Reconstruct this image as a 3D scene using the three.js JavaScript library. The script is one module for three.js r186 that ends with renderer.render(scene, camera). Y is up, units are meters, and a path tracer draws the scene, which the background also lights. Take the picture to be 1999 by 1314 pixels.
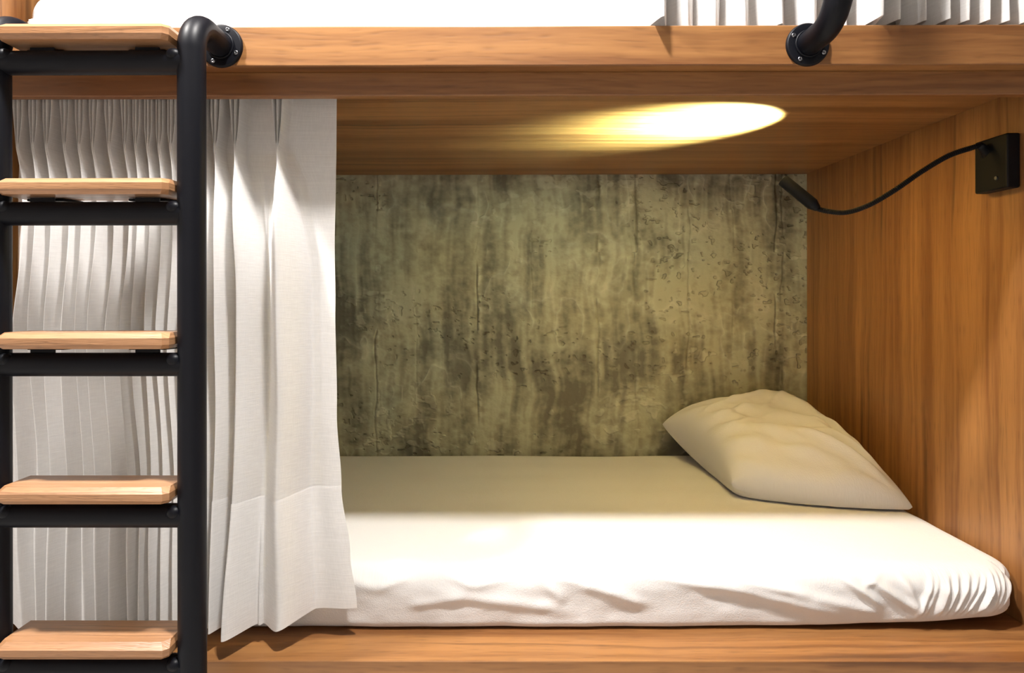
import * as THREE from 'three';
import { RoundedBoxGeometry } from 'three/addons/geometries/RoundedBoxGeometry.js';
import { mergeGeometries, mergeVertices } from 'three/addons/utils/BufferGeometryUtils.js';
import { ConvexGeometry } from 'three/addons/geometries/ConvexGeometry.js';
import { RectAreaLightUniformsLib } from 'three/addons/lights/RectAreaLightUniformsLib.js';

// ---------------------------------------------------------------- camera, light, exposure
const EYE = 1.05, F = 1285, VX = 979, VY = 577;           // eye height in metres, focal length and vanishing point in photo pixels
const scene = new THREE.Scene();
scene.background = new THREE.Color(0x000000);
const camera = new THREE.PerspectiveCamera(2 * Math.atan(657 / F) * 180 / Math.PI, 1999 / 1314, 0.05, 30);
camera.position.set(0, EYE, 0);
const YAW = 0.0035, ROLL = -0.0012;
camera.rotation.set(0, YAW, ROLL, 'YXZ');
camera.setViewOffset(1999, 1314, 999.5 - VX + F * YAW, 657 - VY, 1999, 1314);
const renderer = new THREE.WebGLRenderer({ antialias: true });
renderer.toneMapping = THREE.LinearToneMapping;
renderer.toneMappingExposure = 1.45;
renderer.shadowMap.enabled = true;
RectAreaLightUniformsLib.init();
const LAMP_H = 1.56, LAMP_D = 0.72;                       // room downlights: height over the eye, distance in front of the lens
const LAMPS = [[-0.05, 14.5, 'over the aisle beside the bunk'], [-1.10, 15, 'over the aisle beyond the ladder end']];
const ROOM_COLOR = new THREE.Color().setRGB(1, 0.96, 0.92);
const READ_COLOR = new THREE.Color().setRGB(0.68, 1.0, 0.76), READ_CD = 36;

// ---------------------------------------------------------------- helpers
const at = (px, py, D) => new THREE.Vector3((px - VX) * D / F, EYE + (VY - py) * D / F, -D);   // a photo pixel at a distance known from what it touches
const XP = (px, D) => (px - VX) * D / F;
function rng(seed) { let s = seed >>> 0; return () => { s = (s + 0x6D2B79F5) >>> 0; let t = s; t = Math.imul(t ^ (t >>> 15), t | 1); t ^= t + Math.imul(t ^ (t >>> 7), t | 61); return ((t ^ (t >>> 14)) >>> 0) / 4294967296; }; }
const clamp = (x, a = 0, b = 1) => Math.min(b, Math.max(a, x));
const lerp = (a, b, t) => a + (b - a) * t;
const sstep = (a, b, x) => { const t = clamp((x - a) / (b - a)); return t * t * (3 - 2 * t); };
function interp(pts, x) { if (x <= pts[0][0]) return pts[0][1]; for (let i = 1; i < pts.length; i++) if (x <= pts[i][0]) { const [a, b] = pts[i - 1], [c, d] = pts[i]; const t = (x - a) / (c - a); return lerp(b, d, t * t * (3 - 2 * t)); } return pts[pts.length - 1][1]; }
// value noise on a wrapping lattice
function makeNoise(seed) {
  const r = rng(seed), N = 256, tab = new Float32Array(N * N); for (let i = 0; i < N * N; i++) tab[i] = r();
  const n = (x, y, px = 256, py = 256) => {
    const xi = Math.floor(x), yi = Math.floor(y), fx = x - xi, fy = y - yi;
    const w = (a, p) => ((a % p) + p) % p & 255;
    const x0 = w(xi, px), x1 = w(xi + 1, px), y0 = w(yi, py), y1 = w(yi + 1, py);
    const u = fx * fx * (3 - 2 * fx), v = fy * fy * (3 - 2 * fy);
    return lerp(lerp(tab[y0 * N + x0], tab[y0 * N + x1], u), lerp(tab[y1 * N + x0], tab[y1 * N + x1], u), v);
  };
  n.fbm = (x, y, px, py, o = 4) => { let s = 0, a = 0.5, t = 0; for (let i = 0; i < o; i++) { s += a * n(x, y, px, py); t += a; a *= 0.5; x *= 2; y *= 2; px *= 2; py *= 2; } return s / t; };
  return n;
}
const toS = c => Math.round(255 * (c <= 0.0031308 ? 12.92 * c : 1.055 * Math.pow(c, 1 / 2.4) - 0.055));
function dataTex(w, h, fn, srgb, sx = 1, sy = 1) {
  const a = new Uint8Array(w * h * 4);
  for (let j = 0; j < h; j++) for (let i = 0; i < w; i++) { const c = fn(i / w, j / h); const k = (j * w + i) * 4; for (let q = 0; q < 3; q++) a[k + q] = srgb ? toS(clamp(c[q])) : Math.round(255 * clamp(c[q])); a[k + 3] = 255; }
  const t = new THREE.DataTexture(a, w, h); t.wrapS = t.wrapT = THREE.RepeatWrapping; t.magFilter = THREE.LinearFilter; t.minFilter = THREE.LinearMipmapLinearFilter; t.generateMipmaps = true;
  if (srgb) t.colorSpace = THREE.SRGBColorSpace; t.repeat.set(1 / sx, 1 / sy); t.needsUpdate = true; return t;
}
const used = {};
function numbered(name) { const n = used[name] = (used[name] ?? -1) + 1; return n ? `${name}_${String(n).padStart(3, '0')}` : name; }
function mesh(name, geo, mat, parent) { const m = new THREE.Mesh(geo, mat); m.name = name; m.castShadow = m.receiveShadow = true; if (parent) parent.add(m); return m; }
function thing(name, label, category, pos = [0, 0, 0], group) { const g = new THREE.Group(); g.name = numbered(name); g.position.set(...pos); g.userData = { label, category }; if (group) g.userData.group = group; scene.add(g); return g; }
function struct(name, geo, mat, label, category) { const m = mesh(name, geo, mat, scene); m.userData = { kind: 'structure', label, category }; return m; }
// box from bounds (x, height over the floor, distance), uv in metres along the grain axis
function boxB(x0, x1, y0, y1, d0, d1, bev = 0.002) { const w = x1 - x0, h = y1 - y0, d = d1 - d0; const g = new RoundedBoxGeometry(w, h, d, 2, Math.min(bev, w / 2.01, h / 2.01, d / 2.01)); g.translate((x0 + x1) / 2, (y0 + y1) / 2, -(d0 + d1) / 2); return g; }
function uvMetres(g, grain = 'x', du = 0, dv = 0) {
  if (!g.attributes.normal) g.computeVertexNormals();
  const p = g.attributes.position, n = g.attributes.normal, uv = new Float32Array(p.count * 2);
  for (let i = 0; i < p.count; i++) {
    const X = p.getX(i), Y = p.getY(i), Z = p.getZ(i), ax = Math.abs(n.getX(i)), ay = Math.abs(n.getY(i)), az = Math.abs(n.getZ(i));
    let a, b;
    if (grain === 'x') { if (ax > ay && ax > az) { a = Z; b = Y; } else { a = X; b = ay > az ? Z : Y; } }
    else if (grain === 'y') { a = Y; b = ax > az ? Z : X; if (ay > ax && ay > az) { a = X; b = Z; } }
    else { a = Z; b = ax > ay ? Y : X; }
    uv[2 * i] = a + du; uv[2 * i + 1] = b + dv;
  }
  g.setAttribute('uv', new THREE.BufferAttribute(uv, 2)); return g;
}
const woodBox = (x0, x1, y0, y1, d0, d1, grain, du, dv, bev) => uvMetres(boxB(x0, x1, y0, y1, d0, d1, bev), grain, du, dv);
const H = h => EYE + h;                                     // heights measured from the eye level

// ---------------------------------------------------------------- materials
function woodSet(seed, light, dark, streak, contrast, W = 2048, Hh = 1024, sx = 2.2, sy = 0.8) {
  const n = makeNoise(seed), n2 = makeNoise(seed + 9);
  const f = new Float32Array(W * Hh * 3);
  const field = (u, v) => {
    const warp = (n.fbm(u * 5, v * 4, 5, 4, 3) - 0.5) * 0.10 + (n2.fbm(u * 16, v * 10, 16, 10, 2) - 0.5) * 0.012;
    const vv = v + warp * 0.55;
    const band = n.fbm(u * 2, vv * 18, 2, 18, 3);
    const ring = n2(u * 3, vv * 95, 3, 95);
    const fine = n.fbm(u * 40, v * 240, 40, 240, 2);
    const pore = Math.pow(n2(u * 64, vv * 250, 64, 250), 5);
    const dk = Math.pow(sstep(0.66, 0.97, n2(u * 3 + 7, vv * 44, 3, 44)), 2);
    return [clamp(0.5 + (band - 0.5) * 1.7 + (ring - 0.5) * 0.75 + (fine - 0.5) * 0.5), dk * (0.55 + 0.45 * fine), pore];
  };
  const map = dataTex(W, Hh, (u, v) => {
    const [b, dk, po] = field(u, v); const k = clamp(lerp(0.5, b, contrast)), s = clamp(dk * streak + po * 0.35);
    return [0, 1, 2].map(i => lerp(lerp(dark[i], light[i], k), dark[i] * 0.42, s));
  }, true, sx, sy);
  const bump = dataTex(1024, 512, (u, v) => { const [b, dk, po] = field(u, v); const q = clamp(0.6 + 0.3 * b - 0.5 * po - 0.3 * dk); return [q, q, q]; }, false, sx, sy);
  return { map, bumpMap: bump };
}
const teak = woodSet(11, [0.335, 0.155, 0.050], [0.175, 0.066, 0.019], 0.9, 0.9);
const M = {};
M.wood = new THREE.MeshPhysicalMaterial({ ...teak, bumpScale: 0.0004, roughness: 0.42, clearcoat: 0.12, clearcoatRoughness: 0.35 });
const oak = woodSet(37, [0.46, 0.245, 0.122], [0.31, 0.150, 0.066], 0.6, 0.9, 1024, 512, 0.9, 0.25);
M.step = new THREE.MeshPhysicalMaterial({ ...oak, bumpScale: 0.0005, roughness: 0.34, clearcoat: 0.2, clearcoatRoughness: 0.3 });
M.black = new THREE.MeshPhysicalMaterial({ color: new THREE.Color().setRGB(0.0028, 0.0034, 0.0065), roughness: 0.44, specularIntensity: 0.4 });
M.lampBlack = new THREE.MeshPhysicalMaterial({ color: new THREE.Color().setRGB(0.003, 0.0035, 0.005), roughness: 0.5, specularIntensity: 0.35 });
M.steel = new THREE.MeshStandardMaterial({ color: new THREE.Color().setRGB(0.30, 0.31, 0.34), roughness: 0.3, metalness: 1 });
M.darkSteel = new THREE.MeshStandardMaterial({ color: new THREE.Color().setRGB(0.05, 0.05, 0.06), roughness: 0.35, metalness: 0.6 });

function linenTex() {
  const n = makeNoise(71), n2 = makeNoise(72);
  const g = (u, v) => 0.45 * n2(u * 6, v * 128, 6, 128) + 0.25 * n(u * 128, v * 8, 128, 8) + 0.2 * n2(u * 180, v * 180, 180, 180) + 0.1 * n(u * 10, v * 64, 10, 64);
  const map = dataTex(768, 768, (u, v) => { const q = 0.90 + 0.10 * (g(u, v) - 0.5) * 1.6; return [q, q, q]; }, true, 0.10, 0.10);
  const bump = dataTex(768, 768, (u, v) => { const q = g(u, v); return [q, q, q]; }, false, 0.10, 0.10);
  return { map, bumpMap: bump };
}
const linen = linenTex();
M.curtain = new THREE.MeshPhysicalMaterial({ ...linen, color: new THREE.Color().setRGB(0.98, 0.97, 0.96), bumpScale: 0.00022, roughness: 1, transmission: 0.42, thickness: 0, side: THREE.DoubleSide });
M.curtainDouble = new THREE.MeshPhysicalMaterial({ ...linen, color: new THREE.Color().setRGB(0.98, 0.97, 0.96), bumpScale: 0.00022, roughness: 1, transmission: 0.3, thickness: 0, side: THREE.DoubleSide });
const cotN = makeNoise(90);
const cotton = dataTex(512, 512, (u, v) => { const q = 0.5 * cotN(u * 170, v * 170, 170, 170) + 0.5 * cotN.fbm(u * 9, v * 9, 9, 9, 3); return [q, q, q]; }, false, 0.22, 0.22);
M.sheet = new THREE.MeshPhysicalMaterial({ color: new THREE.Color().setRGB(0.69, 0.68, 0.67), roughness: 0.95, bumpMap: cotton, bumpScale: 0.0006, sheen: 0.2, sheenRoughness: 0.6, sheenColor: new THREE.Color(1, 1, 1) });
M.mattressBase = new THREE.MeshStandardMaterial({ color: new THREE.Color().setRGB(0.02, 0.022, 0.03), roughness: 0.9 });

function concrete() {
  const n = makeNoise(301), n2 = makeNoise(302), n3 = makeNoise(303);
  const ridge = (x, y, px, py, o = 3) => 1 - Math.abs(2 * n2.fbm(x, y, px, py, o) - 1);
  const seams = [[-0.60, 0.4], [-0.434, 0.8], [-0.30, 0.3], [-0.087, 1], [0.10, 0.4], [0.331, 0.9], [0.465, 0.8], [0.65, 0.6], [0.80, 0.3], [0.955, 1], [0.975, 0.8]].map(([x, a]) => [(x + 1.05) / 2.1, a]);
  const parts = (u, v) => {
    const wx = u + (n.fbm(u * 9, v * 7, 9, 7, 3) - 0.5) * 0.022, wy = v + (n3.fbm(u * 8, v * 6, 8, 6, 3) - 0.5) * 0.05;
    const cloud = n.fbm(wx * 6, wy * 3, 6, 3, 3), patch = n3.fbm(wx * 18, wy * 8, 18, 8, 4);
    const streak = n2.fbm(wx * 46, wy * 3.0, 46, 3, 3), thin = n.fbm(wx * 130, wy * 6, 130, 6, 2);
    const fine = n3.fbm(u * 90, v * 60, 90, 60, 3);
    const where = sstep(0.47, 0.63, n3.fbm(u * 12 + 4, v * 7, 12, 7, 3));
    const smear = Math.pow(ridge(wx * 26, wy * 9, 26, 9), 9) * where;                                  // raised smears of laitance
    const crust = sstep(0.60, 0.72, n2.fbm(wx * 60, wy * 42, 60, 42, 3)) * sstep(0.55, 0.68, n.fbm(u * 10 + 2, v * 6, 10, 6, 3));
    const pit = sstep(0.70, 0.80, n3.fbm(wx * 120 + v * 7, wy * 84 - u * 9, 256, 256, 2)) * sstep(0.53, 0.66, n2.fbm(u * 9, v * 6, 9, 6, 2));
    let seam = 0, lip = 0; for (const [c, a] of seams) { const d = (u - c + (n.fbm(v * 9 + c * 40, 3, 256, 256, 3) - 0.5) * 0.012) * 2.1, g = a * sstep(0.32, 0.6, n2(c * 90, v * 10)); seam += g * Math.exp(-d * d / 0.000012); lip += g * Math.exp(-Math.pow(d - 0.008, 2) / 0.00005) * sstep(0.4, 0.7, fine); }
    return { cloud, patch, streak, thin, fine, smear, crust, pit, seam, lip };
  };
  const W = 2048, Hh = 1024, hb = new Float32Array(W * Hh);
  const map = dataTex(W, Hh, (u, v) => {
    const q = parts(u, v);
    hb[Math.round(v * Hh) * W + Math.round(u * W)] = clamp(0.42 + (q.patch - 0.5) * 0.7 + (q.streak - 0.5) * 0.5 + (q.thin - 0.5) * 0.16 + (q.fine - 0.5) * 0.22 + 0.22 * q.smear + 0.22 * q.crust - 0.4 * q.pit - 0.35 * q.seam + 0.2 * q.lip);
    const b = clamp(0.5 + (q.cloud - 0.5) * 1.2 + (q.patch - 0.5) * 1.15 + (q.streak - 0.5) * 1.4 + (q.thin - 0.5) * 0.8 + (q.fine - 0.5) * 0.8);
    const hue = n3.fbm(u * 5 + 3, v * 3, 5, 3, 3);
    const A = [0.115, 0.107, 0.074], B = [0.36, 0.36, 0.26];
    let c = A.map((a, i) => lerp(a, B[i], b));
    c = [c[0] * lerp(0.86, 1.14, hue), c[1], c[2] * lerp(1.14, 0.82, hue)];
    const add = 0.10 * q.smear + 0.07 * q.crust + 0.08 * q.lip - 0.05 * q.pit - 0.05 * q.seam;
    return c.map((x, i) => Math.max(0.015, x + add * (i === 2 ? 0.8 : 1)));
  }, true, 2.1, 1.1);
  const bump = dataTex(W, Hh, (u, v) => { const h = hb[Math.round(v * Hh) * W + Math.round(u * W)]; return [h, h, h]; }, false, 2.1, 1.1);
  return new THREE.MeshStandardMaterial({ map, bumpMap: bump, bumpScale: 0.010, roughness: 0.6 });
}
M.concrete = concrete();
const plN = makeNoise(400);
const plaster = dataTex(512, 512, (u, v) => { const q = plN.fbm(u * 24, v * 24, 24, 24, 4); return [q, q, q]; }, false, 1, 1);
M.white = new THREE.MeshStandardMaterial({ color: new THREE.Color().setRGB(0.74, 0.72, 0.70), roughness: 0.85, bumpMap: plaster, bumpScale: 0.0015 });
M.offWhite = new THREE.MeshStandardMaterial({ color: new THREE.Color().setRGB(0.78, 0.74, 0.71), roughness: 0.85, bumpMap: plaster, bumpScale: 0.0015 });
const flN = makeNoise(410);
const flTex = dataTex(512, 512, (u, v) => { const q = 0.42 + 0.18 * flN.fbm(u * 9, v * 9, 9, 9, 4); return [q, q * 0.97, q * 0.92]; }, true, 1.2, 1.2);
M.floor = new THREE.MeshStandardMaterial({ map: flTex, roughness: 0.5 });

// ---------------------------------------------------------------- bunk dimensions read from the photograph
const FRONT = 1.20, BACK = 2.287, XR = 1.058, XL = -0.975;
const LEDGE = -0.667, CEIL = 0.419, DECK = 0.492, PANEL_TOP = 1.52;

// ---------------------------------------------------------------- the room shell
const RX = 2.6, RZ = -1.25, RT = 2.68;
struct('floor', uvMetres(boxB(-RX - .1, RX + .1, -0.1, 0, RZ - .1, BACK + .1, .001), 'x'), M.floor, 'pale grey polished concrete floor of the dormitory', 'floor');
struct('ceiling', uvMetres(boxB(-RX - .1, RX + .1, RT, RT + .1, RZ - .1, BACK + .1, .001), 'x'), M.white, 'white plaster ceiling of the dormitory', 'ceiling');
struct('wall_back', uvMetres(boxB(-RX, RX, 0, RT, BACK, BACK + .1, .001), 'x', 1.05, -0.1), M.concrete, 'rough olive grey concrete wall behind the bunk', 'wall');
struct('wall_front', uvMetres(boxB(-RX, RX, 0, RT, RZ - .1, RZ, .001), 'x'), M.offWhite, 'off-white painted wall across the aisle from the bunk', 'wall');
struct('wall_left', uvMetres(boxB(-RX - .1, -RX, 0, RT, RZ - .1, BACK + .1, .001), 'z'), M.white, 'white plaster wall at the ladder end', 'wall');
struct('wall_right', uvMetres(boxB(RX, RX + .1, 0, RT, RZ - .1, BACK + .1, .001), 'z'), M.white, 'white plaster wall at the pillow end', 'wall');

// ---------------------------------------------------------------- wooden bunk carcass
const bunk = thing('bunk_bed', 'built-in double-deck bunk of orange brown teak panels', 'bunk bed');
const WB = (name, ...a) => mesh(name, woodBox(...a), M.wood, bunk);
WB('upper_deck', XL, XR, H(CEIL), H(DECK), FRONT, BACK - 0.002, 'x', 0.3, 0.37, 0.0025);
const pel = WB('pelmet', XL, XR, H(0.374), H(CEIL) + 0.001, FRONT + 0.032, FRONT + 0.052, 'x', 1.27, 0.205, 0.003);
pel.userData.label = 'narrow board under the upper deck hiding the curtain track';
WB('side_panel', XR, XR + 0.03, 0, H(PANEL_TOP), FRONT, BACK - 0.002, 'y', 0.13, 0.52, 0.002);
WB('side_panel', XL - 0.03, XL, 0, H(PANEL_TOP), FRONT, BACK - 0.002, 'y', 0.7, 0.11, 0.002);
WB('lower_deck', XL, XR, H(LEDGE) - 0.07, H(LEDGE), FRONT, BACK - 0.002, 'x', 0.05, 0.09, 0.002);
WB('plinth', XL, XR, 0, H(LEDGE) - 0.07, FRONT + 0.04, FRONT + 0.06, 'x', 0.5, 0.3, 0.002);
WB('canopy', XL - 0.03, XR + 0.03, H(PANEL_TOP), H(PANEL_TOP) + 0.03, FRONT, BACK - 0.002, 'x', 0.8, 0.6, 0.002);
mesh('curtain_track', boxB(XL + .01, XR - .01, H(CEIL) - 0.014, H(CEIL), 1.292, 1.308, .001), M.steel, bunk);
mesh('curtain_track', boxB(XL + .01, XR - .01, H(PANEL_TOP) - 0.014, H(PANEL_TOP), 1.262, 1.278, .001), M.steel, bunk);

// ---------------------------------------------------------------- curtains
// cfg: pleats [{path:[[h,x]...]}], left/right edge paths, top, pinch and hem heights, distances
function buildCurtain(cfg) {
  const NP = cfg.pleats.length, per = cfg.per ?? 44, NC = NP * per + 1, NR = cfg.rows ?? 110;
  const P = new Array(NR); const rnd = rng(cfg.seed); const jit = cfg.pleats.map(() => [rnd(), rnd(), rnd()]);
  const nz = makeNoise(cfg.seed + 5);
  for (let j = 0; j < NR; j++) {
    const t = j / (NR - 1);
    // rows denser near the header
    const tt = lerp(t, t * t, 0.45);
    const row = new Array(NC);
    for (let k = 0; k < NC; k++) {
      const i = Math.min(NP - 1, Math.floor(k / per)), phi = (k - i * per) / per - 0.5;
      const pl = cfg.pleats[i];
      const hemAt = cfg.hem(i + phi + 0.5, i);
      const h = lerp(cfg.top, hemAt, tt);
      const c = interp(pl.path, h), cl = i ? interp(cfg.pleats[i - 1].path, h) : null, cr = i < NP - 1 ? interp(cfg.pleats[i + 1].path, h) : null;
      const bl = cl === null ? interp(cfg.left, h) : (c + cl) / 2, br = cr === null ? interp(cfg.right, h) : (c + cr) / 2;
      const side = phi < 0 ? c - bl : br - c, sg = phi < 0 ? -1 : 1, aphi = Math.abs(phi) * 2;     // 0 at the pleat, 1 at the border of the cell
      // --- header shape: three fingers, pinched at cfg.pinch
      const kk = clamp((h - cfg.pinch) / (cfg.top - cfg.pinch));         // 1 top, 0 pinch
      const w = Math.min(lerp(0.0042, cfg.fan, Math.pow(kk, 0.8)) * (0.85 + 0.3 * jit[i][0]), side * 0.86);
      let xh, zh; const PZ = 0.72;
      if (aphi < PZ) {
        const q = aphi / PZ; xh = c + sg * w * (q + 0.10 * Math.sin(3 * Math.PI * q) * kk);
        const fing = Math.abs(Math.cos(1.5 * Math.PI * q)); const f = lerp(1, Math.pow(fing, 0.8), 0.92 * sstep(-0.05, 0.4, kk));
        zh = 0.042 * f * (1 - Math.pow(q, 8));
      } else { const q = (aphi - PZ) / (1 - PZ); xh = c + sg * lerp(w, side, q); zh = 0.0 - 0.004 * Math.sin(q * Math.PI * 0.5); }
      // --- body shape
      const dn = clamp((cfg.pinch - h) / (cfg.pinch - hemAt));           // 0 at the pinch, 1 at the hem
      const hw = Math.min(side, lerp(cfg.hump0, cfg.hump1, sstep(-0.05, 0.3, dn)) * (pl.wide ?? 1));
      const wob = 0.5 + 0.5 * Math.sin(6 * jit[i][1] + 5 * dn);
      let xb, zb; const om = cfg.omega * (side < 0.03 ? 1 : 0.4);
      const BZ = lerp(1, 0.66, sstep(1.0, 1.35, side / hw));
      const depth = (pl.depth ?? cfg.depth) * (0.82 + 0.3 * wob) * sstep(-0.12, 0.22, dn) * (pl.depth ? 1 : lerp(1, 0.72, sstep(0.3, 0.8, dn)));
      if (aphi <= BZ + 1e-9) {
        const q = aphi / BZ; xb = c + sg * hw * (q - om * Math.sin(2 * Math.PI * q) / (2 * Math.PI));
        zb = depth * (0.5 + 0.5 * Math.cos(Math.PI * q));
      } else { const q = (aphi - BZ) / (1 - BZ); xb = c + sg * lerp(hw, side, q); zb = -0.003 * Math.sin(q * Math.PI) + 0.010 * sstep(0.2, 0.9, dn) * Math.pow(Math.sin(q * Math.PI * 0.75), 2); }
      const crease = 0.007 * Math.exp(-Math.pow(aphi / 0.13, 2)) * sstep(0.0, 0.03, dn) * (1 - sstep(0.06, 0.16, dn));
      zb += 0.022 * (1 - sstep(0, 0.2, dn)) * Math.exp(-Math.pow(aphi / 0.3, 2)) - crease;
      // waves that wander down the cloth
      const wav = (nz(k / per * 2.3 + 3, dn * 5) - 0.5) * 0.007 * sstep(0.08, 0.5, dn);
      zb += wav; xb += (nz(k / per * 1.1 + 40, dn * 4) - 0.5) * 0.006 * sstep(0.1, 0.4, dn) * (k > 0 && k < NC - 1 ? 1 : 0);
      const s = sstep(0, 0.09, dn);
      const x = lerp(xh, xb, dn > 0 ? s : 0), z = lerp(zh, zb, dn > 0 ? s : 0);
      const D = cfg.back(h, i + phi + 0.5) - z;
      row[k] = [x, h, D];
    }
    P[j] = row;
  }
  return { P, NR, NC, per };
}
function clothGeo(C, j0, j1, k0, k1, off) {
  const pos = [], uv = [], idx = [], nc = k1 - k0 + 1;
  const cum = []; { let s = 0; const row = C.P[Math.floor(C.NR * 0.6)]; for (let k = 0; k < C.NC; k++) { if (k) s += Math.hypot(row[k][0] - row[k - 1][0], row[k][2] - row[k - 1][2]); cum.push(s); } }
  for (let j = j0; j <= j1; j++) for (let k = k0; k <= k1; k++) { const [x, h, D] = C.P[j][k]; pos.push(x, EYE + h, -D); uv.push(cum[k], h); }
  for (let j = 0; j < j1 - j0; j++) for (let k = 0; k < nc - 1; k++) { const a = j * nc + k, b = a + 1, c = a + nc, d = c + 1; idx.push(a, c, b, b, c, d); }
  const g = new THREE.BufferGeometry(); g.setAttribute('position', new THREE.Float32BufferAttribute(pos, 3)); g.setAttribute('uv', new THREE.Float32BufferAttribute(uv, 2)); g.setIndex(idx); g.computeVertexNormals();
  if (off) { const p = g.attributes.position, n = g.attributes.normal; for (let i = 0; i < p.count; i++) p.setXYZ(i, p.getX(i) + n.getX(i) * off, p.getY(i) + n.getY(i) * off, p.getZ(i) + n.getZ(i) * off); }
  return g;
}
function addCurtain(name, label, C, hemRows, headRows, edgeCols, edgeAtRight) {
  const g = thing(name, label, 'curtain');
  const [e0, e1] = edgeAtRight ? [C.NC - 1 - edgeCols, C.NC - 1] : [0, edgeCols];
  mesh('cloth', clothGeo(C, 0, C.NR - 1, 0, C.NC - 1, 0), M.curtain, g);
  mesh('header_band', clothGeo(C, 0, headRows, 0, C.NC - 1, -0.0012), M.curtainDouble, g);
  mesh('bottom_hem', clothGeo(C, C.NR - 1 - hemRows, C.NR - 1, 0, C.NC - 1, 0.0012), M.curtainDouble, g);
  mesh('side_hem', clothGeo(C, 0, C.NR - 1, e0, e1, -0.0014), M.curtainDouble, g);
  return g;
}
{ // lower curtain, drawn aside behind the ladder
  const hp = [30, 60, 87, 122, 151, 178, 210, 241, 262, 286, 308, 331, 360, 389];
  const Dp = 1.266;
  const pleats = hp.map((p, i) => ({ path: [[-0.63, XP(p + 4, 1.235)], [-0.40, XP(p + 6, 1.25)], [-0.08, XP(p - 10, Dp)], [0.14, XP(p + 2, Dp)], [0.30, XP(p, Dp)], [0.42, XP(p, Dp)]] }));
  const path = a => a.map(([py, px, D]) => [(VY - py) * D / F, XP(px, D)]).sort((p, q) => p[0] - q[0]);
  pleats.push({ path: path([[1240, 398, 1.21], [900, 412, 1.24], [600, 416, 1.26], [290, 418, Dp], [160, 418, Dp]]), depth: 0.045 });
  pleats.push({ path: path([[1240, 437, 1.205], [900, 450, 1.225], [600, 458, 1.25], [290, 457, Dp], [160, 457, Dp]]), depth: 0.06, wide: 1.15 });
  pleats.push({ path: path([[1230, 545, 1.215], [900, 540, 1.225], [600, 545, 1.25], [290, 540, Dp], [160, 540, Dp]]), depth: 0.065, wide: 1.35 });
  const C = buildCurtain({
    seed: 5, pleats, top: 0.404, pinch: 0.292, fan: 0.0175, hump0: 0.006, hump1: 0.036, omega: 0.5, depth: 0.036,
    left: [[-1, XL + 0.012], [1, XL + 0.012]],
    right: path([[1182, 697, 1.285], [1080, 684, 1.285], [950, 666, 1.285], [800, 656, 1.288], [600, 650, 1.29], [480, 651, 1.303], [350, 655, 1.308], [160, 656, 1.308]]),
    hem: (u, i) => -0.630 + 0.023 * sstep(16.2, 17, u),
    back: (h, u) => lerp(1.309, 1.283, sstep(0.1, -0.55, h)) - 0.02 * sstep(-0.1, -0.63, h) * sstep(17.0, 15.8, u),
    rows: 130,
  });
  addCurtain('bunk_curtain', 'white linen pinch-pleat curtain drawn aside behind the ladder on the lower bunk', C, 22, 24, 5, true);
}
{ // upper curtain: only its foot shows over the rail
  const hp = [1283, 1345, 1398, 1450, 1515, 1588, 1648, 1700, 1752, 1803, 1846, 1886, 1925, 1965, 2003, 2040];
  const jit = rng(77);
  const pleats = hp.map((p, i) => { const a = (jit() - 0.5) * 0.02; return { path: [[0.45, XP(p, 1.225)], [0.9, XP(p, 1.225) + a], [1.5, XP(p, 1.235) + a * 0.4]], depth: [0.090, 0.046, 0.050, 0.060, 0.066, 0.056, 0.062, 0.080, 0.056, 0.052, 0.058, 0.052, 0.066, 0.05, 0.05, 0.05][i] }; });
  const C = buildCurtain({
    seed: 21, pleats, top: 1.50, pinch: 1.38, fan: 0.0135, hump0: 0.012, hump1: 0.034, omega: 0.55, depth: 0.06,
    left: [[0.4, XP(1115, 1.262)], [1.6, XP(1115, 1.262)]], right: [[0.4, XR - 0.006], [1.6, XR - 0.006]],
    hem: (u) => 0.497 + 0.012 * sstep(6.2, 8.5, u), back: () => 1.276, rows: 60,
  });
  addCurtain('bunk_curtain', 'white linen pinch-pleat curtain hanging over the upper bunk rail beside the black handrail', C, 8, 8, 5, false);
}

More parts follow.
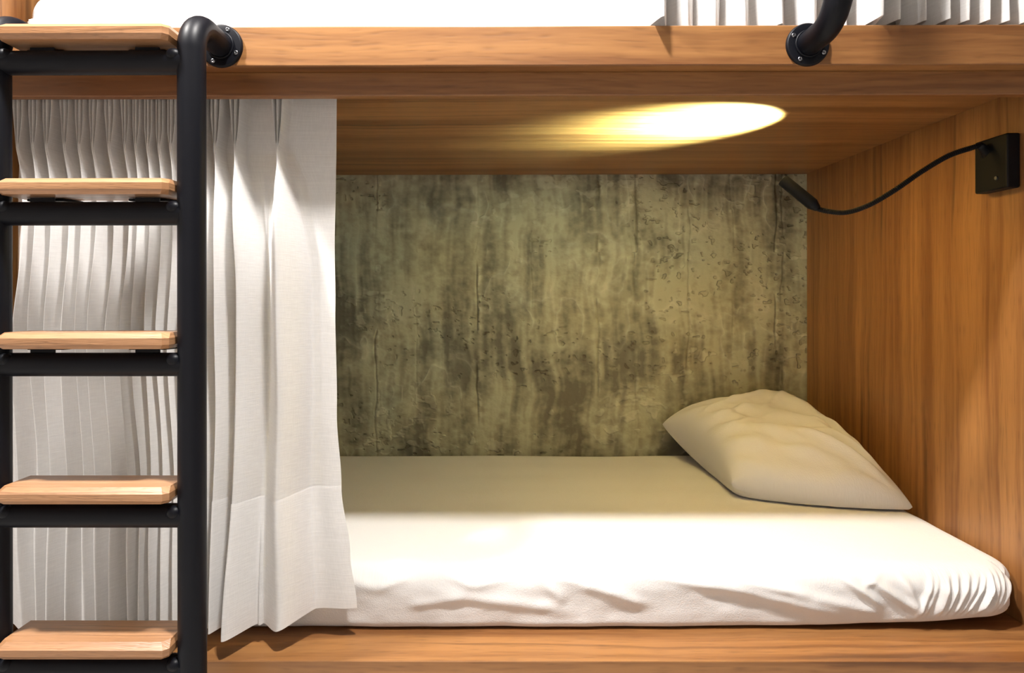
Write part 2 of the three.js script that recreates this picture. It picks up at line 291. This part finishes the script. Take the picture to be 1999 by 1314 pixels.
// ---------------------------------------------------------------- mattresses in fitted sheets
function fold(x, h, [x0, h0, x1, h1, wid, amp]) { // a raised crease between two points, tapering at its ends
  const dx = x1 - x0, dh = h1 - h0, L = Math.hypot(dx, dh); const t = ((x - x0) * dx + (h - h0) * dh) / (L * L); if (t < -0.15 || t > 1.15) return 0;
  const d = ((x - x0) * -dh + (h - h0) * dx) / L; return amp * Math.exp(-d * d / (wid * wid)) * sstep(-0.15, 0.2, t) * (1 - sstep(0.8, 1.15, t));
}
function mattressGeo(x0, x1, y0, y1, d0, d1, folds, lift, RP) {
  const NX = 460, NY = 34, NZ = 90, w = x1 - x0, hh = y1 - y0, dd = d1 - d0;
  let g = new THREE.BoxGeometry(1, 1, 1, NX, NY, NZ); g.deleteAttribute('uv'); g.deleteAttribute('normal'); g = mergeVertices(g, 1e-5);
  const p = g.attributes.position, uv = new Float32Array(p.count * 2), rp = RP, nz = makeNoise(55);
  for (let i = 0; i < p.count; i++) {
    let u = p.getX(i) + 0.5, v = p.getY(i), q = p.getZ(i);           // q = +0.5 faces the room
    u = 1 - Math.pow(1 - u, 1.5);                                     // finer towards the pillow end
    const q01 = 0.5 - q; const qd = q01 < 0.5 ? 0.5 * Math.pow(q01 * 2, 1.4) : q01;
    let X = (u - 0.5) * w, Y = v * hh, Z = (0.5 - qd) * dd;
    const r = Y > 0 ? 0.046 : 0.016; const ix = clamp(X, -w / 2 + r, w / 2 - r), iy = clamp(Y, -hh / 2 + r, hh / 2 - r), iz = clamp(Z, -dd / 2 + r, dd / 2 - r);
    let ex = X - ix, ey = Y - iy, ez = Z - iz; const L = Math.hypot(ex, ey, ez);
    if (L > 1e-6) { const m = Math.max(Math.abs(ex), Math.abs(ey), Math.abs(ez)); const k = m / L; ex *= k; ey *= k; ez *= k; }
    X = ix + ex; Y = iy + ey; Z = iz + ez;
    const cx = (Math.abs(X) - (w / 2 - rp)) / rp, cz = (Math.abs(Z) - (dd / 2 - rp)) / rp;
    if (cx > 0 && cz > 0) { const m = Math.max(cx, cz), l = Math.hypot(cx, cz), k = m / l; X = Math.sign(X) * (w / 2 - rp + cx * k * rp); Z = Math.sign(Z) * (dd / 2 - rp + cz * k * rp); }
    // world
    let wx = (x0 + x1) / 2 + X, wy = (y0 + y1) / 2 + Y, D = (d0 + d1) / 2 - Z;
    const h = wy - y0;                                                // over the mattress foot
    const frontness = sstep(-0.02, 0.03, Z - (dd / 2 - 0.06)) ; const side = frontness * sstep(hh, hh - 0.05, h);
    let push = 0; for (const f of folds) push += fold(wx, h, f);
    push += (nz.fbm(wx * 9, h * 16, 256, 256, 3) - 0.5) * 0.010;
    const crn = clamp(cx) * clamp(cz);                                // push outwards round the corner as well
    const ang = cx > 0 && cz > 0 ? Math.atan2(cx, cz) : 0;
    D -= push * side * Math.cos(ang); wx += push * side * Math.sin(ang) * Math.sign(X);
    // gentle unevenness of the top
    const topness = sstep(hh - 0.03, hh, h); wy += topness * ((nz.fbm(wx * 3, D * 3.5, 256, 256, 2) - 0.5) * 0.006 + 0.0012 * Math.sin(D * 46 + nz(wx * 2, 3) * 6) * sstep(1.45, 1.7, D));
    if (lift) wy += lift(wx, h, D);
    p.setXYZ(i, Math.min(wx, XR - 0.002), wy, -D); uv[2 * i] = wx; uv[2 * i + 1] = D + (hh - h);
  }
  g.setAttribute('uv', new THREE.BufferAttribute(uv, 2)); g.computeVertexNormals(); return g;
}
const MT = 0.122;
{
  const px = (x, y, D = 1.305) => [XP(x, D), (VY - y) * D / F - LEDGE];
  const S = (x0, y0, x1, y1, wid, amp) => [...px(x0, y0), ...px(x1, y1), wid, amp];
  const folds = [
    S(640, 1128, 740, 1150, 0.012, 0.006), S(740, 1150, 800, 1130, 0.010, 0.006), S(860, 1120, 920, 1148, 0.010, 0.008), S(920, 1148, 1010, 1125, 0.011, 0.007),
    S(860, 1165, 1100, 1195, 0.012, 0.005), S(800, 1185, 900, 1175, 0.010, 0.004), S(1040, 1122, 1130, 1140, 0.010, 0.008), S(1130, 1140, 1260, 1185, 0.012, 0.007), S(1050, 1128, 1100, 1180, 0.012, 0.005),
    S(1230, 1122, 1400, 1150, 0.010, 0.008), S(1370, 1122, 1560, 1160, 0.011, 0.011), S(1380, 1140, 1640, 1205, 0.013, 0.010), S(1540, 1160, 1720, 1205, 0.012, 0.008),
    S(1625, 1112, 1720, 1190, 0.008, 0.012), S(1660, 1105, 1790, 1204, 0.009, 0.010), S(1690, 1150, 1750, 1110, 0.007, 0.007), S(1760, 1120, 1795, 1205, 0.008, 0.009),
  ];
  const r = rng(8);
  for (let i = 0; i < 13; i++) { const x = 1790 + i * 13.5 + r() * 6; folds.push(S(x + 26 + r() * 22, 1108 + r() * 34, x - 4 + r() * 8, 1212, 0.0042 + r() * 0.002, 0.006 + r() * 0.005)); }
  const g = thing('mattress', 'white fitted-sheet mattress with gathered corner on the lower bunk', 'mattress');
  mesh('fitted_sheet', mattressGeo(XL + 0.008, XR - 0.003, H(LEDGE) + 0.002, H(LEDGE) + MT, 1.312, BACK - 0.012, folds,
    (x, h) => 0.012 * sstep(0.45, 1.02, x) * (1 - h / MT) + 0.016 * sstep(0.82, 1.06, x) * (1 - h / MT) * 0.6, 0.085), M.sheet, g);
  const g2 = thing('mattress', 'white fitted-sheet mattress lying on the upper bunk', 'mattress');
  mesh('fitted_sheet', mattressGeo(XL + 0.014, XR - 0.003, H(DECK) + 0.002, H(DECK) + MT, 1.312, BACK - 0.012, [], null, 0.025), M.sheet, g2);
}

// ---------------------------------------------------------------- pillow
{
  const N = 110, top = H(LEDGE) + MT + 0.005;
  const cor = { fl: [0.615, 0.035, 1.765], fr: [1.034, 0.006, 1.660], bl: [0.548, 0.100, 2.245], br: [0.985, 0.188, 2.215] };  // x, height over the sheet, distance
  const nz = makeNoise(66);
  const creases = [[0.86, -0.80, 0.30, -0.30, 0.05, 0.016], [0.80, -0.88, 0.05, -0.52, 0.055, 0.016], [0.70, -0.92, -0.25, -0.72, 0.06, 0.014], [0.90, -0.70, 0.52, -0.12, 0.05, 0.015], [0.93, -0.55, 0.72, 0.05, 0.05, 0.012], [-0.80, 0.30, -0.10, 0.62, 0.05, 0.010], [-0.78, 0.05, 0.0, 0.34, 0.05, 0.010], [-0.72, -0.25, 0.12, 0.05, 0.06, 0.009], [0.55, 0.85, -0.20, 0.55, 0.05, 0.011], [0.70, 0.72, 0.10, 0.25, 0.05, 0.010]];
  const surf = (u, v, s) => {       // u: left to right, v: front to back, s: +1 top, -1 underside
    const a = (u + 1) / 2, b = (v + 1) / 2;
    const mix = q => lerp(lerp(cor.fl[q], cor.fr[q], a), lerp(cor.bl[q], cor.br[q], a), b);
    let x = mix(0), h = mix(1), D = mix(2);
    // seams draw in between the corners
    x -= 0.030 * Math.sign(u) * Math.pow(Math.abs(u), 3) * (1 - v * v); D -= 0.020 * Math.sign(v) * Math.pow(Math.abs(v), 3) * (1 - u * u) * -1 * (v < 0 ? -1.2 : 1) * -1;
    const prof = Math.pow(Math.max(0, (1 - Math.pow(Math.abs(u), 3.0)) * (1 - Math.pow(Math.abs(v), 3.0))), 0.42);
    const mid = 1 - (1 - u * u) * 0.0;
    h *= lerp(1, 0.55 + 0.45 * Math.max(Math.abs(u), Math.abs(v)), 0.8);
    let y = h + s * prof * (s > 0 ? 0.120 : 0.10) * mid;
    if (s > 0) {
      // creases running from the front right corner, soft ones on the back
      const dx = u - 1, dy = v + 1, an = Math.atan2(dy, -dx), rr = Math.hypot(dx, dy);
      y += prof * 0.012 * Math.sin(an * 13 + 2.2 * nz(rr * 3, an * 3) * 2) * sstep(0.12, 0.5, rr) * (1 - sstep(1.2, 2.0, rr));
      for (const f of creases) y += prof * fold(u, v, f);
      const l = u + 0.35 * v; y += prof * 0.005 * Math.sin(v * 16 + 5 * l + 4 * nz(u * 2 + 5, v * 2)) * sstep(0.1, -0.7, u);
      y += prof * (nz.fbm(u * 3 + 9, v * 3, 256, 256, 3) - 0.5) * 0.014;
    }
    return [x, Math.max(y, s < 0 ? -0.001 : 0.0015), D];
  };
  const grid = s => { const P = [], I = [], UV = []; for (let j = 0; j <= N; j++) for (let i = 0; i <= N; i++) { const e = q => { const t = 2 * q / N - 1; return Math.sin(t * Math.PI / 2) * 0.6 + t * 0.4; }; const u = e(i), v = e(j); const [x, h, D] = surf(u, v, s); P.push(x, top + h, -D); UV.push(u * 0.21, v * 0.27); } for (let j = 0; j < N; j++) for (let i = 0; i < N; i++) { const a = j * (N + 1) + i, b = a + 1, c = a + N + 1, d = c + 1; s > 0 ? I.push(a, b, c, b, d, c) : I.push(a, c, b, b, c, d); } const g = new THREE.BufferGeometry(); g.setAttribute('position', new THREE.Float32BufferAttribute(P, 3)); g.setAttribute('uv', new THREE.Float32BufferAttribute(UV, 2)); g.setIndex(I); return g; };
  let g = mergeVertices(mergeGeometries([grid(1), grid(-1)]), 1e-5); g.computeVertexNormals();
  const th = thing('pillow', 'plump cream white pillow leaning on the wooden wall at the bed head', 'pillow');
  mesh('pillowcase', g, M.sheet, th);
}

// ---------------------------------------------------------------- black pipe ladder with wooden steps
const tube = (pts, r, seg = 40, rad = 20) => new THREE.TubeGeometry(pts instanceof THREE.Curve ? pts : new THREE.CatmullRomCurve3(pts, false, 'centripetal'), seg, r, rad, false);
function bentPipe(x, hFlange, dPole, dWall, hEnd, R) { // out from the rail, round an elbow, then straight up or down to hEnd
  const s = Math.sign(hEnd - hFlange), path = new THREE.CurvePath();
  path.add(new THREE.LineCurve3(new THREE.Vector3(x, H(hFlange), -dWall), new THREE.Vector3(x, H(hFlange), -(dPole + R))));
  const pts = []; for (let i = 0; i <= 10; i++) { const a = i / 10 * Math.PI / 2; pts.push(new THREE.Vector3(x, H(hFlange) + s * R * (1 - Math.cos(a)), -(dPole + R - R * Math.sin(a)))); }
  const poly = [new THREE.Vector3(x, H(hFlange), -dWall), ...pts, new THREE.Vector3(x, H(hEnd), -dPole)];
  // sweep a ring along the polyline in the vertical plane x = const
  const rad = 28, r = 0.0222, P = [], I = [];
  for (let i = 0; i < poly.length; i++) {
    const a = poly[Math.max(0, i - 1)], b = poly[Math.min(poly.length - 1, i + 1)]; const tdir = b.clone().sub(a).normalize();
    if (i === 1) tdir.set(0, 0, 1); if (i === poly.length - 2) tdir.set(0, s, 0);
    const sideV = new THREE.Vector3(1, 0, 0), up = new THREE.Vector3().crossVectors(sideV, tdir).normalize();
    for (let k = 0; k <= rad; k++) { const q = k / rad * Math.PI * 2; P.push(poly[i].x + r * Math.cos(q), poly[i].y + r * Math.sin(q) * up.y, poly[i].z + r * Math.sin(q) * up.z); }
  }
  for (let i = 0; i < poly.length - 1; i++) for (let k = 0; k < rad; k++) { const a = i * (rad + 1) + k, b = a + 1, c = a + rad + 1, d = c + 1; I.push(a, b, c, b, d, c); }
  const g = new THREE.BufferGeometry(); g.setAttribute('position', new THREE.Float32BufferAttribute(P, 3)); g.setIndex(I); g.computeVertexNormals(); return g;
}
function flange(parent, x, h, dWall, turn = 0) {
  const g = new THREE.LatheGeometry([[0, 0.0075], [0.024, 0.0075], [0.036, 0.0068], [0.0385, 0.0050], [0.0392, 0]].map(a => new THREE.Vector2(...a)), 48);
  g.rotateX(Math.PI / 2); g.translate(x, H(h), -dWall);
  const f = mesh('flange', g, M.black, parent);
  const col = new THREE.TorusGeometry(0.0232, 0.0022, 8, 36); col.translate(x, H(h), -dWall + 0.0085); mesh('weld_ring', col, M.black, f);
  for (const a of [55, 145, 235, 325]) {
    const q = (a + turn) * Math.PI / 180, cx = x + 0.0312 * Math.cos(q), cy = H(h) + 0.0312 * Math.sin(q);
    const head = new THREE.LatheGeometry([[0.0011, 0.0009], [0.0024, 0.0016], [0.0036, 0.0010], [0.0040, 0]].map(v => new THREE.Vector2(...v)), 16); head.rotateX(Math.PI / 2); head.translate(cx, cy, -dWall + 0.0073);
    const sc = mesh('screw', head, M.steel, f);
  }
  return f;
}
const XA = -0.510, XB = -0.834, DP = 1.083, HF = 0.455, PITCH = 0.2486;
{
  const lad = thing('bunk_ladder', 'black pipe ladder with wooden steps fixed to the upper bunk rail', 'ladder');
  for (const x of [XA, XB]) { mesh('post', bentPipe(x, HF, DP, FRONT - 0.004, -EYE, 0.05), M.black, lad); flange(lad, x, HF, FRONT, x === XA ? 10 : 0); }
  const stepShape = () => {   // chamfered board, front corners eased
    const x0 = -0.8122, x1 = -0.5328, pts = [], T = 0.0262;
    for (const [y, df, db, sx, c] of [[T, 1.0565, 1.1260, 0.0045, 0.0100], [T - 0.0085, 1.0455, 1.1310, 0, 0.0075], [0.0070, 1.0455, 1.1310, 0, 0.0075], [0, 1.0525, 1.1260, 0.005, 0.0085]])
      for (const [x, sg] of [[x0, 1], [x1, -1]]) pts.push(new THREE.Vector3(x + sg * sx, y, -db), new THREE.Vector3(x + sg * sx, y, -(df + c)), new THREE.Vector3(x + sg * (sx + c), y, -df));
    return new ConvexGeometry(pts);
  };
  const proto = stepShape();
  for (let i = 0; i < 6; i++) {
    const hr = 0.3843 - i * PITCH, hs = 0.412 - i * PITCH;
    const rung = new THREE.CylinderGeometry(0.0195, 0.0195, XA - XB, 28); rung.rotateZ(Math.PI / 2); rung.translate((XA + XB) / 2, H(hr), -DP);
    const rm = mesh('rung', rung, M.black, lad);
    for (const [x, sx] of [[XA, -1], [XB, 1]]) {
      const k = new THREE.SphereGeometry(0.0125, 20, 12); k.scale(1.05, 0.9, 1); k.translate(x + sx * 0.024, H(hr) + 0.0085, -(DP - 0.010)); mesh('weld_knob', k, M.black, rm);
      // angled plate that carries the step
      const sh = new THREE.Shape(); sh.moveTo(0, 0); sh.lineTo(0.060, 0); sh.lineTo(0.072, 0.032); sh.lineTo(0.012, 0.032); sh.closePath();
      const pg = new THREE.ExtrudeGeometry(sh, { depth: 0.003, bevelEnabled: true, bevelThickness: 0.0006, bevelSize: 0.0006, bevelSegments: 1 }); pg.rotateX(-Math.PI / 2);
      if (sx > 0) { pg.translate(0.03, 0, 0); } else pg.translate(-0.10, 0, 0);
      pg.translate(x + sx * 0.012, H(hs) - 0.0042, -1.098);
      const plate = mesh('bracket', pg, M.black, lad);
      const web = boxB(x + sx * 0.075 - 0.02, x + sx * 0.075 + 0.02, H(hr) + 0.010, H(hs) - 0.001, 1.085, 1.089, .0005); mesh('web', web, M.black, plate);
      const sc = new THREE.CylinderGeometry(0.0028, 0.0028, 0.0016, 12); sc.translate(x + sx * 0.07, H(hs) - 0.005, -1.116); mesh('screw', sc, M.steel, plate);
    }
    const g = proto.clone(); g.translate(0, H(hs), 0); uvMetres(g, 'x', i * 0.37, i * 0.071); mesh('step', g, M.step, lad);
  }
}
{ // handrail of the upper bunk
  const hr = thing('handrail', 'black bent pipe handrail screwed to the upper bunk rail', 'handrail');
  const x = XP(1575, FRONT);
  mesh('pipe', bentPipe(x, HF, DP, FRONT - 0.004, 1.15, 0.06), M.black, hr);
  flange(hr, x, HF, FRONT, 5);
}

// ---------------------------------------------------------------- gooseneck reading lamp on the side panel
{
  const lamp = thing('reading_lamp', 'black gooseneck reading lamp on the wooden side wall, aimed at the bunk ceiling', 'lamp');
  const D0 = 1.344, D1 = 1.437, y0 = H(0.219), y1 = H(0.331);
  const box = mesh('mount_box', boxB(XR - 0.028, XR - 0.0005, y0, y1, D0, D1, 0.004), M.lampBlack, lamp);
  const tip = at(1528, 353, 1.515), tail = at(1588, 402, 1.480);
  const dir = tip.clone().sub(tail).normalize(), len = tip.distanceTo(tail);
  const sock = at(1912, 287, 1.395), boxEnd = new THREE.Vector3(XR - 0.026, H(0.306), -1.405);
  const neckPts = [tail.clone().addScaledVector(dir, 0.006), tail.clone().addScaledVector(dir, -0.012), at(1618, 414, 1.462), at(1650, 416, 1.447), at(1690, 404, 1.430), at(1740, 376, 1.415), at(1800, 335, 1.405), at(1850, 306, 1.40), at(1890, 292, 1.397), sock, boxEnd];
  mesh('gooseneck', tube(neckPts, 0.0052, 120, 14), M.lampBlack, lamp);
  { // flexible coils
    const cv = new THREE.CatmullRomCurve3(neckPts, false, 'centripetal'); const rings = [];
    for (let i = 4; i < 92; i++) { const t = i / 100, p = cv.getPointAt(t), d = cv.getTangentAt(t); const r = new THREE.TorusGeometry(0.0052, 0.0008, 5, 14); r.applyQuaternion(new THREE.Quaternion().setFromUnitVectors(new THREE.Vector3(0, 0, 1), d)); r.translate(p.x, p.y, p.z); rings.push(r); }
    const m = mesh('coils', mergeGeometries(rings), M.lampBlack, lamp); m.userData.kind = 'stuff';
  }
  { const d = boxEnd.clone().sub(sock).normalize(); const g = new THREE.LatheGeometry([[0.0001, -0.004], [0.0065, -0.004], [0.0085, 0.004], [0.0095, 0.016], [0.018, 0.042], [0.0001, 0.044]].map(v => new THREE.Vector2(...v)), 24); g.applyQuaternion(new THREE.Quaternion().setFromUnitVectors(new THREE.Vector3(0, 1, 0), d)); g.translate(sock.x, sock.y, sock.z); mesh('strain_relief', g, M.lampBlack, lamp); }
  const R = 0.0135;
  const hg = new THREE.LatheGeometry([[0.0001, -0.012], [0.007, -0.012], [0.011, -0.002], [R, 0.004], [R, len], [R - 0.0016, len + 0.0006], [R - 0.002, len - 0.004], [0.0001, len - 0.004]].map(v => new THREE.Vector2(...v)), 32);
  const qd = new THREE.Quaternion().setFromUnitVectors(new THREE.Vector3(0, 1, 0), dir); hg.applyQuaternion(qd); hg.translate(tail.x, tail.y, tail.z);
  const head = mesh('lamp_head', hg, M.lampBlack, lamp);
  const lens = new THREE.CylinderGeometry(R - 0.0025, R - 0.0025, 0.002, 24); lens.applyQuaternion(qd); const lp = tail.clone().addScaledVector(dir, len - 0.0028); lens.translate(lp.x, lp.y, lp.z);
  mesh('lens', lens, new THREE.MeshStandardMaterial({ color: 0xffffff, emissive: READ_COLOR, emissiveIntensity: 6, roughness: 0.4 }), head);
  const sw = new THREE.CylinderGeometry(0.004, 0.004, 0.003, 16); sw.rotateZ(Math.PI / 2); sw.translate(XR - 0.0292, H(0.243), -1.372); mesh('switch', sw, M.steel, box);
  const spot = new THREE.SpotLight(READ_COLOR, READ_CD, 0, 0.74, 1, 2);
  spot.position.copy(tip).addScaledVector(dir, 0.004); spot.target.position.copy(at(1412, 235, 1.58)); spot.castShadow = true; spot.shadow.radius = 0.5; spot.shadow.mapSize.set(1024, 1024);
  scene.add(spot, spot.target);
}

// ---------------------------------------------------------------- ceiling downlights over the aisle
for (const [x, cd, where] of LAMPS) {
  const l = thing('ceiling_downlight', 'round white recessed downlight in the ceiling ' + where, 'downlight', [x, H(LAMP_H), -LAMP_D], 'downlights over the aisle');
  const ring = new THREE.LatheGeometry([[0.055, 0.012], [0.060, 0.0], [0.075, 0.002], [0.080, 0.010], [0.080, RT - H(LAMP_H)], [0.055, RT - H(LAMP_H)]].map(v => new THREE.Vector2(...v)), 40);
  mesh('trim_ring', ring, M.white, l);
  const disc = new THREE.CylinderGeometry(0.056, 0.056, 0.006, 40); disc.translate(0, 0.014, 0);
  mesh('diffuser', disc, new THREE.MeshStandardMaterial({ color: 0xffffff, emissive: ROOM_COLOR, emissiveIntensity: 3 }), l);
  const s = new THREE.SpotLight(ROOM_COLOR, cd, 0, 1.35, 0.5, 2);
  s.position.set(x, H(LAMP_H) - 0.004, -LAMP_D); s.target.position.set(x, 0, -LAMP_D); s.castShadow = true; s.shadow.radius = 3; s.shadow.mapSize.set(2048, 2048);
  scene.add(s, s.target);
}

renderer.render(scene, camera);
